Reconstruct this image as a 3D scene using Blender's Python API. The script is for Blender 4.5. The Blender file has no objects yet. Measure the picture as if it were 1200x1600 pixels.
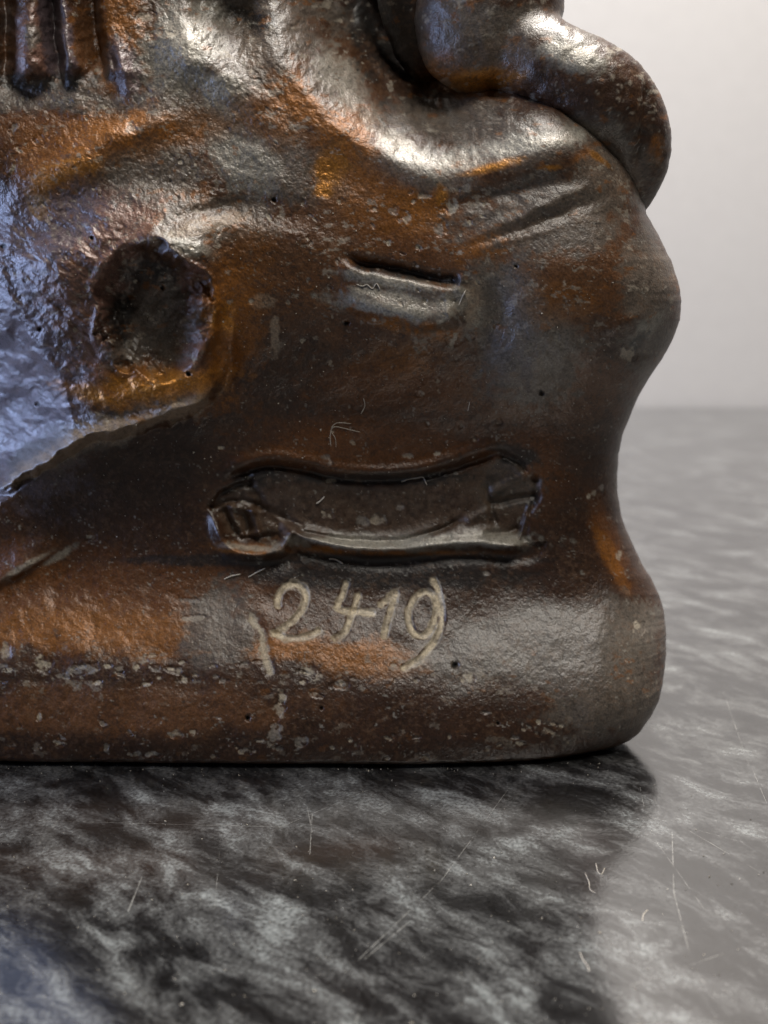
import bpy, bmesh, math, random
import numpy as np
from mathutils import Vector

# ------------------------------------------------------------------ camera, world, lamps, exposure
S = bpy.context.scene
C = S.collection
CM = 0.01
FPX = 1716.0                                   # focal length in photograph pixels (1200 x 1600)
TH = math.radians(14.0)                        # camera looks down by 14 degrees
DIST = 20.8                                    # cm from lens to the front plane of the statue base
CAMH = DIST * math.tan(TH + math.atan(390.0 / FPX))
CT, ST = math.cos(TH), math.sin(TH)
PX = (DIST / CT) / FPX                         # cm per photograph pixel at the front plane

cam_d = bpy.data.cameras.new('camera')
cam = bpy.data.objects.new('camera', cam_d); C.objects.link(cam)
cam.location = (0, -DIST * CM, CAMH * CM)
cam.rotation_euler = (math.radians(90) - TH, 0, 0)
cam_d.sensor_fit = 'VERTICAL'; cam_d.sensor_height = 24.0
cam_d.lens = 24.0 * FPX / 1600.0
cam_d.clip_start = 0.005; cam_d.clip_end = 20
cam_d.dof.use_dof = True
cam_d.dof.focus_distance = 0.208
cam_d.dof.aperture_fstop = 10
S.camera = cam

W = bpy.data.worlds.new('World'); S.world = W; W.use_nodes = True
bg = W.node_tree.nodes['Background']
bg.inputs[0].default_value = (1.0, 0.95, 0.90, 1); bg.inputs[1].default_value = 0.035

def area(name, loc, target, size, power, color, size_y=None):
    d = bpy.data.lights.new(name, 'AREA'); d.energy = power; d.color = color
    d.shape = 'RECTANGLE'; d.size = size; d.size_y = size_y or size
    o = bpy.data.objects.new(name, d); C.objects.link(o)
    o.location = loc
    o.rotation_euler = (Vector(target) - Vector(loc)).to_track_quat('-Z', 'Y').to_euler()
    return o
area('ceiling_lamp', (0.10, 0.16, 0.75), (0.03, 0.02, 0.05), 0.18, 9.8, (1.0, 0.97, 0.90), 0.20)
area('front_fill', (0.15, -0.30, 0.85), (0.03, 0.02, 0.05), 0.30, 4.8, (1.0, 0.94, 0.85), 0.30)  # unseen front fill, added to lift the statue's upright faces
area('window_light', (-0.75, -0.012, 0.16), (-0.05, 0.0, 0.06), 0.32, 5.2, (0.46, 0.60, 1.0), 0.36)
area('wall_fill', (0.25, 0.10, 0.95), (0.3, 0.49, 0.25), 0.30, 2.8, (1.0, 0.80, 0.76), 0.3)  # unseen pinkish fill, added to brighten the wall

S.view_settings.view_transform = 'Standard'; S.view_settings.look = 'None'
S.view_settings.exposure = 0.0; S.view_settings.gamma = 1.0
S.render.engine = 'CYCLES'
S.cycles.use_denoising = True

# ------------------------------------------------------------------ helpers
rng = np.random.default_rng(7)
random.seed(7)

def ray(u, v):
    a = (u - 600.0) / FPX; b = (800.0 - v) / FPX
    return a, CT + b * ST, -ST + b * CT        # world x, y, z per unit of view depth

def place(u, v, Y):
    """point (cm) seen at photograph pixel u, v that lies Y pixels (x PX cm) behind the front plane"""
    x, y, z = ray(u, v)
    t = (DIST + Y * PX) / y
    return t * x, Y * PX, CAMH + t * z

def sstep(a, b, x):
    t = np.clip((x - a) / (b - a), 0, 1)
    return t * t * (3 - 2 * t)

class Noise:
    def __init__(s, seed):
        s.t = np.random.default_rng(seed).random((256, 256)) * 2 - 1
    def __call__(s, x, y):
        xi = np.floor(x); yi = np.floor(y); fx = x - xi; fy = y - yi
        xi = xi.astype(np.int64) & 255; yi = yi.astype(np.int64) & 255
        fx = fx * fx * fx * (fx * (fx * 6 - 15) + 10); fy = fy * fy * fy * (fy * (fy * 6 - 15) + 10)
        x1 = (xi + 1) & 255; y1 = (yi + 1) & 255; t = s.t
        return (t[yi, xi] * (1 - fx) + t[yi, x1] * fx) * (1 - fy) + (t[y1, xi] * (1 - fx) + t[y1, x1] * fx) * fy
N1, N2, N3, N4 = Noise(1), Noise(2), Noise(3), Noise(4)

def fbm(n, x, y, oct=4, gain=0.5):
    r = 0; a = 1; tot = 0
    for i in range(oct):
        r = r + a * n(x * 2 ** i + 17.3 * i, y * 2 ** i + 9.1 * i); tot += a; a *= gain
    return r / tot

def smooth_line(pts, n=6):
    P = np.array(pts, float)
    if len(P) < 3: return P
    out = []
    Q = np.vstack([2 * P[0] - P[1], P, 2 * P[-1] - P[-2]])
    for i in range(1, len(Q) - 2):
        p0, p1, p2, p3 = Q[i - 1:i + 3]
        for k in range(n):
            t = k / n
            out.append(0.5 * (2 * p1 + (p2 - p0) * t + (2 * p0 - 5 * p1 + 4 * p2 - p3) * t * t + (3 * p1 - p0 - 3 * p2 + p3) * t ** 3))
    out.append(P[-1])
    return np.array(out)

def line_dist(u, v, L):
    """distance to polyline, signed side (+ = left of travel in image, i.e. above when travelling right), arc fraction"""
    best = np.full(u.shape, 1e9); side = np.zeros(u.shape); frac = np.zeros(u.shape)
    seg = np.hypot(*(L[1:, :2] - L[:-1, :2]).T); cum = np.concatenate([[0], np.cumsum(seg)]); tot = cum[-1]
    for i in range(len(L) - 1):
        ax, ay = L[i, :2]; bx, by = L[i + 1, :2]; dx, dy = bx - ax, by - ay; ll = dx * dx + dy * dy + 1e-9
        t = np.clip(((u - ax) * dx + (v - ay) * dy) / ll, 0, 1)
        d = np.hypot(u - ax - t * dx, v - ay - t * dy)
        m = d < best
        best = np.where(m, d, best)
        side = np.where(m, np.sign((v - ay) * dx - (u - ax) * dy) * -1, side)
        frac = np.where(m, (cum[i] + t * seg[i]) / tot, frac)
    return best, side, frac

def window(u, v, L, pad):
    return np.nonzero((u > L[:, 0].min() - pad) & (u < L[:, 0].max() + pad) & (v > L[:, 1].min() - pad) & (v < L[:, 1].max() + pad))[0]

def poly_in(u, v, pts):
    P = np.array(pts, float); inside = np.zeros(u.shape, bool); j = len(P) - 1
    for i in range(len(P)):
        xi, yi = P[i]; xj, yj = P[j]
        if yi != yj:
            inside ^= ((yi > v) != (yj > v)) & (u < (xj - xi) * (v - yi) / (yj - yi) + xi)
        j = i
    return inside

def poly_sd(u, v, pts):
    """signed distance, positive inside"""
    L = np.array(list(pts) + [pts[0]], float)
    d, _, _ = line_dist(u, v, L)
    return np.where(poly_in(u, v, pts), d, -d)

def blob(u, v, u0, v0, ru, rv, ang=0):
    c, s = math.cos(math.radians(ang)), math.sin(math.radians(ang))
    du, dv = u - u0, v - v0
    return ((du * c + dv * s) / ru) ** 2 + ((-du * s + dv * c) / rv) ** 2

def bump(u, v, u0, v0, ru, rv, ang=0):
    return np.exp(-blob(u, v, u0, v0, ru, rv, ang))

# ------------------------------------------------------------------ shared measured outlines of the statue (photograph pixels)
SIL = np.array([(-260, 820), (0, 860), (60, 880), (150, 905), (200, 950), (250, 985), (300, 1003), (335, 1011), (370, 1032), (410, 1051), (440, 1061),
                (470, 1066), (500, 1063), (530, 1051), (560, 1034), (590, 1015), (620, 998), (650, 984), (680, 973), (710, 967), (740, 965), (770, 966),
                (800, 970), (840, 983), (880, 1001), (905, 1017), (930, 1030), (960, 1038), (985, 1040.5), (1028, 1041), (1089, 1040), (1128, 1036), (1150, 1030), (1163, 1021), (1175, 1010), (1183, 1000), (1190, 984)], float)
RIM = smooth_line([(330, -260), (385, -40), (440, 80), (520, 180), (600, 240), (680, 266), (750, 262), (830, 238), (900, 224), (955, 246), (985, 285), (1004, 345), (1030, 420), (1050, 520)], 5)
GAP = smooth_line([(520, -260), (540, -60), (556, 10), (584, 80), (622, 130), (680, 150), (760, 152), (860, 168), (940, 205), (986, 262), (1006, 345), (1040, 440)], 5)
LIP = smooth_line([(-260, 860), (-60, 790), (0, 768), (60, 735), (130, 702), (200, 682), (255, 660), (315, 628), (345, 590), (362, 540), (372, 480)], 5)
PLATE_TOP = smooth_line([(505, 396), (545, 405), (600, 418), (660, 432), (722, 440)], 4)
PLATE_LOW = smooth_line([(516, 470), (560, 478), (620, 494), (670, 505), (715, 500)], 4)
RIB_TOP = smooth_line([(345, 760), (372, 742), (420, 728), (470, 734), (530, 748), (600, 752), (670, 744), (730, 726), (785, 706), (800, 712)], 4)
RIB_LOW = smooth_line([(326, 792), (338, 822), (352, 850), (372, 864), (410, 866), (440, 856), (456, 832), (480, 840), (530, 852), (590, 858), (650, 855), (700, 848), (760, 848), (800, 852), (822, 850)], 4)
RIB_POLY = [(326, 790), (345, 766), (372, 748), (420, 734), (470, 739), (530, 753), (600, 757), (670, 749), (730, 731), (785, 712), (800, 722), (832, 748), (838, 775), (828, 800), (824, 846),
            (800, 852), (760, 848), (700, 848), (650, 856), (590, 859), (530, 853), (480, 842), (456, 836), (440, 857), (410, 867), (372, 865), (352, 851), (338, 823)]
PLATE_POLY = [(535, 406), (600, 424), (660, 436), (718, 442), (728, 466), (716, 500), (670, 506), (620, 495), (560, 478), (520, 466), (526, 436)]
DRAPE_POLY = [(-260, -260), (158, -260), (160, -20), (163, 20), (180, 60), (205, 105), (214, 138), (190, 146), (150, 128), (105, 122), (60, 112), (20, 122), (-40, 135), (-260, 150)]
DIGITS = {
    'numeral_two': [[(434, 948), (434, 936), (441, 921), (453, 914), (469, 915), (478, 927), (476, 946), (466, 962), (456, 973), (440, 984), (430, 990)], [(428, 988), (440, 994), (453, 997), (480, 995), (499, 986)]],
    'numeral_four': [[(541, 912), (535, 930), (528, 948), (539, 954), (560, 955), (582, 958)], [(560, 930), (556, 945), (549, 965), (539, 989), (525, 997)]],
    'numeral_one': [[(596, 944), (606, 937), (619, 926), (613, 948), (606, 973), (601, 993)]],
    'numeral_nine': [[(676, 928), (664, 925), (648, 935), (639, 959), (645, 986), (661, 994), (675, 981), (683, 943), (676, 928)],
                     [(679, 906), (686, 925), (690, 955), (688, 983), (680, 1002), (668, 1017), (653, 1033), (631, 1043)]],
}
PITS = [(428, 311, 5), (253, 449, 5), (294, 584, 6), (710, 1040, 6), (63, 514, 4), (142, 372, 4), (60, 632, 4), (845, 612, 4), (387, 1122, 5), (502, 1106, 3), (540, 506, 5), (808, 418, 3), (6, 384, 6), (778, 1130, 3)]
CHIPS = [(404, 133, 22, 8, 35), (228, 27, 14, 9, 0), (258, 52, 22, 6, 0), (206, 200, 9, 8, 0), (660, 541, 16, 13, 20), (709, 531, 13, 11, 0), (733, 526, 8, 7, 0), (664, 307, 12, 5, 0), (703, 322, 12, 14, 0), (688, 356, 10, 12, 20),
         (655, 616, 9, 5, 0), (690, 330, 7, 6, 0), (617, 330, 8, 7, 0), (636, 340, 9, 10, 0), (665, 470, 3, 3, 0),
         (300, 938, 15, 4, 2), (301, 966, 20, 5, -4), (68, 1038, 13, 12, 30), (130, 1046, 26, 9, -6), (10, 1016, 8, 14, 0), (214, 1043, 7, 6, 0), (243, 1045, 11, 7, 0), (272, 1048, 13, 7, 10), (290, 1062, 10, 6, 0),
         (350, 1063, 8, 5, 0), (234, 1024, 12, 5, -10), (487, 1050, 16, 11, 25), (532, 1070, 17, 6, -5), (494, 1087, 10, 5, 10), (168, 1042, 8, 5, 0), (338, 1057, 5, 3, 0),
         (277, 1146, 10, 7, 0), (303, 1144, 7, 5, 0), (145, 842, 9, 9, 0), (937, 770, 7, 9, 20), (926, 777, 5, 6, 0), (954, 762, 6, 7, 0), (978, 867, 11, 7, -15), (732, 1060, 15, 10, 15), (428, 1148, 11, 20, 15), (436, 1112, 9, 16, 15), (441, 1090, 7, 10, 10),
         (470, 1160, 10, 12, 30), (384, 1174, 18, 5, 0), (225, 1178, 30, 4, 0), (22, 200, 6, 9, 10), (30, 232, 5, 5, 0), (20, 262, 4, 14, 25), (110, 160, 5, 4, 0), (166, 166, 6, 5, 0), (62, 1120, 4, 6, 0), (166, 1168, 5, 6, 0),
         (620, 940, 4, 3, 0), (905, 535, 5, 9, 10), (870, 530, 5, 8, 0), (985, 552, 12, 14, 20), (512, 802, 12, 8, 0), (566, 817, 13, 11, 0), (590, 812, 14, 9, 0), (612, 735, 2, 2, 0), (511, 721, 12, 8, 20), (638, 712, 11, 4, 0), (683, 708, 7, 4, 0),
         (624, 792, 8, 6, 0), (518, 752, 11, 4, 0), (1000, 980, 8, 10, 0), (760, 895, 6, 4, 0), (780, 660, 6, 6, 0), (345, 700, 5, 4, 0)]

_g = np.random.default_rng(11)
for _ in range(70): CHIPS.append((_g.uniform(470, 780), _g.uniform(290, 700), _g.uniform(2, 6), _g.uniform(2, 5), _g.uniform(0, 90)))
for _ in range(44): CHIPS.append((_g.uniform(0, 900), 1100 + 86 * _g.random() ** .6, _g.uniform(2, 10), _g.uniform(1.5, 4), _g.uniform(0, 30)))
for _ in range(50): CHIPS.append((_g.uniform(20, 460), _g.uniform(130, 480), _g.uniform(2, 6), _g.uniform(2, 5), _g.uniform(0, 90)))
for _ in range(30): CHIPS.append((_g.uniform(0, 700), _g.uniform(1030, 1070), _g.uniform(2, 9), _g.uniform(2, 4), _g.uniform(-10, 10)))

def relief(u, v):
    """depth of the modelled surface behind the front plane, in pixels; small carved marks included"""
    Y = np.zeros(u.shape)
    wa = 1.0 - .6 * sstep(690, 720, v) * sstep(250, 290, u)
    u, v = u + wa * 4.5 * fbm(N2, u / 30 + 5, v / 30, 3), v + wa * 4.5 * fbm(N3, u / 30, v / 30 + 9, 3)
    # profile of the right-hand and middle part: plinth, cove, hollow wall, boulder
    pv = np.array([-300, 0, 100, 200, 290, 340, 400, 450, 500, 560, 620, 680, 740, 800, 850, 890, 920, 950, 980, 1010, 1040, 1075, 1120, 1160, 1190, 1230], float)
    pr = np.array([-10, 0, 10, 20, 26, 24, 18, 14, 22, 50, 84, 106, 116, 118, 114, 106, 96, 80, 58, 36, 16, -6, -17, -17, 0, 22], float)
    pl = np.array([150, 112, 92, 64, 44, 30, 26, 30, 40, 62, 82, 98, 108, 112, 108, 100, 88, 70, 48, 28, 12, -6, -16, -16, 0, 22], float)
    vv = np.linspace(-300, 1230, 400)
    k = np.exp(-0.5 * (np.arange(-14, 15) / 5.0) ** 2); k /= k.sum()
    def prof(p):
        y = np.interp(vv, pv, p); y = np.convolve(np.pad(y, 14, mode='edge'), k, 'valid'); return np.interp(v, vv, y)
    wr = sstep(520, 820, u + 0.25 * (v - 400))
    Y += prof(pl) * (1 - wr) + prof(pr) * wr
    # hollow behind the rim of the ledge
    i = np.nonzero((v < 520) & (u > 330))[0]
    d, s, f = line_dist(u[i], v[i], RIM)
    s = np.where(s == 0, 1, s) * d
    above = np.clip(s + 14, 0, None); ab = np.clip(above, 0, 112)
    flat = sstep(610, 730, u[i])
    Y[i] += (ab * ab / 95.0 + np.clip(above - 112, 0, 60) * 2.0) * sstep(420, 330, v[i]) * (1 - .5 * flat) - 10 * np.exp(-((s + 8) / 40.0) ** 2) * sstep(360, 300, v[i]) * sstep(-100, 60, v[i])
    d, s, f = line_dist(u[i], v[i], GAP); s = np.where(s == 0, 1, s) * d
    Y[i] += 190 * (1 - np.exp(-(np.clip(s + 4, 0, None) / 62.0) ** 1.5)) * sstep(420, 330, v[i]) * (1 - .35 * sstep(700, 820, u[i]))
    # boulder on the right: big round swelling with a sagging fold across its brow
    Y -= 26 * bump(u, v, 880, 430, 150, 130, 10)
    Y -= 20 * bump(u, v, 850, 560, 90, 60, -25)
    Y += 16 * bump(u, v, 770, 500, 34, 90, 12)
    Y += 9 * bump(u, v, 800, 300, 90, 14, -14) - 6 * bump(u, v, 830, 330, 90, 10, -24) + 7 * bump(u, v, 840, 352, 100, 10, -22) - 6 * bump(u, v, 800, 372, 70, 9, -20)
    Y += 12 * bump(u, v, 1000, 548, 30, 18, -35) - 10 * bump(u, v, 985, 505, 40, 16, -30)
    # left-hand outcrop with its pit and its broken lower lip
    j = np.nonzero((u < 470) & (v > 200))[0]
    d, s, f = line_dist(u[j], v[j], LIP)
    s = np.where(s == 0, 1, s) * d
    rag = 14 * fbm(N2, u[j] / 52, v[j] / 40, 4)
    s = s + rag
    body = sstep(-9, 12, s) * sstep(270, 420, v[j])
    Y[j] -= body * (30 + 22 * sstep(0, 110, u[j]) - 0.05 * np.clip(u[j], 0, 400)) * (1 - sstep(300, 368, u[j]))
    Y[j] -= 30 * np.clip(1 - (s - 4) / 62.0, 0, 1) ** 1.5 * sstep(-9, 10, s) * sstep(368, 310, u[j]) * sstep(20, 100, u[j] + 40) * sstep(270, 420, v[j])
    Y[j] -= 3 * np.exp(-((s - 16) / 14.0) ** 2) * sstep(372, 300, u[j])
    fe = np.interp(v, [250, 310, 400, 480, 540, 600, 660, 700, 740, 800], [30, 22, 8, 10, 60, 96, 112, 106, 70, 20]) + 7 * fbm(N3, u / 30, v / 24, 2)
    fx = fe - u
    Y += np.interp(v, [300, 440, 530], [.5, .6, .98]) * (np.sqrt(np.clip(fx + 6, 0, None) ** 2 + 36) - 6) * (fx > -6) * sstep(250, 320, v) * sstep(2, 20, 770 - 0.62 * u - v + 20)
    Y += 0.27 * (np.sqrt(np.clip(175 - u, 0, None) ** 2 + 400) - 20) * sstep(270, 360, v) * sstep(0, 60, 770 - 0.5 * u - v) * (u > -400)
    Y += (5.5 * fbm(N4, (u + .6 * v) / 34, (v - .6 * u) / 20, 3) + 1.6 * np.abs(fbm(N1, u / 20, v / 14, 2))) * sstep(240, 120, u) * sstep(280, 360, v) * sstep(0, 40, 770 - 0.5 * u - v)   # its left face turns to the window
    pw = 21 * fbm(N1, u / 40, v / 40, 4)
    pit = blob(u + pw, v - pw, 238, 486, 74, 90, -12)
    Y += 50 * np.exp(-pit ** 2.0) - 10 * np.exp(-((pit - 1.5) / .35) ** 2) + 9 * fbm(N3, u / 30, v / 36, 2) * np.exp(-pit)
    Y += 26 * bump(u, v, 190, 450, 30, 60, 10)
    Y -= 9 * bump(u + 10 * fbm(N3, u / 20, v / 30, 2), v, 304, 520, 26, 70, 0)
    Y += 16 * bump(u, v, 345, 560, 22, 60, 0)
    Y -= 20 * bump(u, v, 235, 612, 90, 20, -12) + 10 * bump(u, v, 150, 590, 30, 24, 20)
    Y += 3 * fbm(N4, u / 22, v / 16, 3) * bump(u, v, 230, 620, 130, 60, -12)
    Y += 10 * bump(u, v, 100, 330, 40, 70, 25) - 14 * bump(u, v, 80, 420, 40, 40, 0)
    Y -= 18 * bump(u, v, 120, 262, 70, 30, -20)
    Y -= 12 * bump(u, v, 280, 384, 46, 22, 20) - 9 * bump(u, v, 320, 330, 60, 12, -10)
    # small lip low on the left
    k2 = np.nonzero((u < 200) & (v > 780) & (v < 980))[0]
    L2 = smooth_line([(-260, 1020), (-40, 930), (0, 906), (40, 884), (80, 862), (104, 842)], 4)
    d, s, f = line_dist(u[k2], v[k2], L2); s = np.where(s == 0, 1, s) * d
    Y[k2] -= (15 * np.exp(-(np.where(s > 0, s / 26, s / 7)) ** 2)) * sstep(112, 30, u[k2])
    # slope under the figure: hollows and swellings
    Y += 52 * bump(u, v, 372, 18, 48, 46, 10) - 18 * bump(u, v, 300, 60, 36, 60, 20) + 22 * bump(u, v, 318, -10, 16, 60, 10)
    Y -= 20 * bump(u, v, 350, 120, 90, 34, 35) + 14 * bump(u, v, 190, 210, 90, 24, -18)
    Y -= 10 * bump(u, v, 250, 130, 30, 90, 0)
    Y += 12 * bump(u, v, 420, 330, 120, 30, 10)
    # drapery folds
    q = np.nonzero((u < 240) & (v < 170))[0]
    uu, vq = u[q], v[q]
    fold = np.zeros(uu.shape)
    fold += 34 * np.exp(-((uu - 8 - 0.02 * vq) / 12) ** 2)
    fold += 46 * np.exp(-(np.where(uu - (80 + 0.14 * vq) < 0, (uu - 80 - 0.14 * vq) / 16, (uu - 80 - 0.14 * vq) / 5)) ** 2)
    fold += 50 * np.exp(-(np.where(uu - (146 + 0.12 * vq) < 0, (uu - 146 - 0.12 * vq) / 26, (uu - 146 - 0.12 * vq) / 8)) ** 2)
    fold -= 26 * np.exp(-((uu - 45) / 22) ** 2) + 20 * np.exp(-((uu - 98 - 0.1 * vq) / 12) ** 2)
    for c in (-60, -120, -190): fold += 34 * np.exp(-((uu - c) / 12) ** 2) - 16 * np.exp(-((uu - c - 34) / 18) ** 2)
    Y[q] += fold * sstep(150, 96, vq + 0.10 * np.abs(uu - 60))
    Y[q] -= 9 * sstep(9, -12, vq - (120 + 9 * N3(uu / 22.0, uu * 0 + .4) + 5 * N2(uu / 9.0, uu * 0))) * sstep(240, 205, uu)
    Y -= 16 * bump(u, v, 192, 110, 14, 42, -18)
    Y += 10 * bump(u, v, 178, 96, 6, 26, -10)
    Y += 10 * bump(u, v, 35, 140, 60, 14, 0)
    # tablet
    a = np.nonzero((u > 470) & (u < 770) & (v > 370) & (v < 560))[0]
    d, s, f = line_dist(u[a], v[a], PLATE_TOP); s = np.where(s == 0, 1, s) * d
    Y[a] += 20 * np.exp(-(s / 8.5) ** 2) * sstep(0.06, 0.3, f) * sstep(1.0, 0.93, f)
    pd = poly_sd(u[a], v[a], PLATE_POLY)
    Y[a] -= 9 * sstep(-16, 10, pd) * sstep(505, 560, u[a])
    d2, s2, f2 = line_dist(u[a], v[a], PLATE_LOW); s2 = np.where(s2 == 0, 1, s2) * d2
    Y[a] -= 13 * np.exp(-(np.where(s2 > 0, s2 / 32, s2 / 12)) ** 2) * sstep(0, 0.35, f2) * sstep(1, 0.93, f2)
    Y[a] += 4 * np.exp(-((s2 - 32) / 12) ** 2) * sstep(-2, 8, pd)
    # ribbon
    a = np.nonzero((u > 280) & (u < 890) & (v > 670) & (v < 920))[0]
    ua, va = u[a], v[a]
    rd = poly_sd(ua, va, RIB_POLY)
    Y[a] += 8 * sstep(-4, 12, rd)
    d, s, f = line_dist(ua, va, RIB_TOP); s = np.where(s == 0, 1, s) * d
    Y[a] += (13 * np.exp(-(s / 7) ** 2) - 7 * np.exp(-((s - 16) / 10) ** 2)) * sstep(0, 0.1, f) * sstep(1, 0.9, f)
    d, s, f = line_dist(ua, va, RIB_LOW); s = np.where(s == 0, 1, s) * d
    wdt = 15 + 14 * sstep(0.50, 0.75, f) * sstep(0.98, 0.8, f)
    Y[a] -= 22 * np.exp(-(np.where(s > 0, s / wdt, s / 9)) ** 2) * sstep(0, 0.08, f) * sstep(1.0, 0.96, f)
    Y[a] += 7 * np.exp(-((s + 20) / 12) ** 2) * sstep(0.2, 0.3, f)
    L3 = smooth_line([(456, 826), (490, 836), (540, 843), (590, 846), (640, 842), (690, 826), (730, 806)], 4)
    d, s, f = line_dist(ua, va, L3)
    Y[a] += 8 * np.exp(-(d / 4.5) ** 2) * sstep(0, 0.1, f) * sstep(1, 0.9, f)
    for pts, amp, w in (([(362, 792), (378, 796), (394, 800)], -7, 5), ([(362, 794), (368, 815), (378, 834)], -7, 5), ([(394, 798), (400, 815), (404, 832)], -7, 5), ([(378, 836), (404, 834)], -6, 4),
                        ([(381, 800), (388, 826)], 7, 6), ([(386, 740), (392, 758), (404, 776), (410, 792)], 6, 6), ([(788, 712), (812, 724), (834, 748)], 10, 6), ([(836, 752), (838, 778), (826, 800)], 8, 6), ([(330, 790), (344, 772), (372, 758), (392, 756)], 7, 5), ([(404, 790), (440, 806), (470, 822)], 6, 6), ([(350, 800), (366, 830), (396, 840), (432, 838)], 8, 6), ([(330, 792), (350, 784), (380, 780), (402, 788)], 5, 4), ([(416, 806), (432, 818), (436, 832)], 4, 7),
                        ([(760, 762), (766, 790), (772, 812)], 6, 6), ([(772, 786), (800, 780), (836, 774)], 9, 7), ([(770, 768), (800, 752), (826, 742)], -7, 8), ([(826, 792), (816, 826), (812, 838)], -7, 4), ([(736, 812), (760, 800), (770, 792)], -6, 8), ([(764, 834), (790, 832), (806, 826)], 7, 5)):
        L = np.array(pts, float); d, _, _ = line_dist(ua, va, L); Y[a] += amp * np.exp(-(d / w) ** 2)
    # incised numerals, long scratch beside them
    for name, strokes in DIGITS.items():
        for st in strokes:
            L = smooth_line(st, 4); a = window(u, v, L, 16)
            if len(a):
                d, _, _ = line_dist(u[a], v[a], L)
                Y[a] += 4.0 * np.exp(-(d / 5.0) ** 4)
    L = smooth_line([(395, 968), (407, 985), (412, 1010), (422, 1050)], 4); a = window(u, v, L, 20)
    if len(a):
        d, _, _ = line_dist(u[a], v[a], L); Y[a] += 3.5 * np.exp(-(d / 8) ** 2)
    for (pu, pv_, r) in PITS:
        a = np.nonzero((abs(u - pu) < 20) & (abs(v - pv_) < 20))[0]
        Y[a] += 9 * np.exp(-((u[a] - pu) ** 2 + (v[a] - pv_) ** 2) / (0.45 * r * r))
    for (cu, cv, ru, rv, an) in CHIPS:
        a = np.nonzero((abs(u - cu) < ru + 20) & (abs(v - cv) < rv + 20))[0]
        if len(a):
            e = blob(u[a], v[a], cu, cv, ru, rv, an) + 0.9 * fbm(N3, u[a] / 9, v[a] / 9, 2)
            Y[a] += 1.3 * sstep(1.1, 0.7, e)
    # hand-modelled unevenness
    Y += 4.0 * fbm(N1, u / 90, v / 70, 2)
    edge = sstep(-2, 80, np.interp(v, SIL[:, 0], SIL[:, 1]) - u)
    rough = 0.14 + 0.86 * np.clip(sstep(560, 330, v) * sstep(640, 380, u) + 0.7 * sstep(200, 60, u) * sstep(800, 600, v) + 0.5 * sstep(980, 1050, v) * 0.3, 0, 1)
    Y += edge * rough * (1.4 * fbm(N2, u / 19, v / 17, 3) + .75 * fbm(N4, (u + 0.5 * v) / 6.0, (v - 0.5 * u) / 9.0, 2))
    Y += edge * (0.18 + .2 * rough) * N3(u / 5, v / 5) + edge * 0.16 * N4(u / 3.1, v / 3.1)
    return Y

# ------------------------------------------------------------------ colours of the worn patina, painted highlights and painted recess shade (albedo, metallic, roughness)
HIGHLIGHT = (.40, .375, .32); UMBER = (.040, .0175, .0085); BROWN = (.125, .053, .019); RUST = (.15, .052, .010); ORANGE = (.27, .100, .014); GOLD = (.60, .26, .045)
FILM = (.118, .100, .082); PALE = (.30, .29, .25); PLASTER = (.50, .44, .34); MAUVE = (.115, .088, .098); BLACK = (.012, .010, .009); ROSE = (.16, .085, .065)
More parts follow.
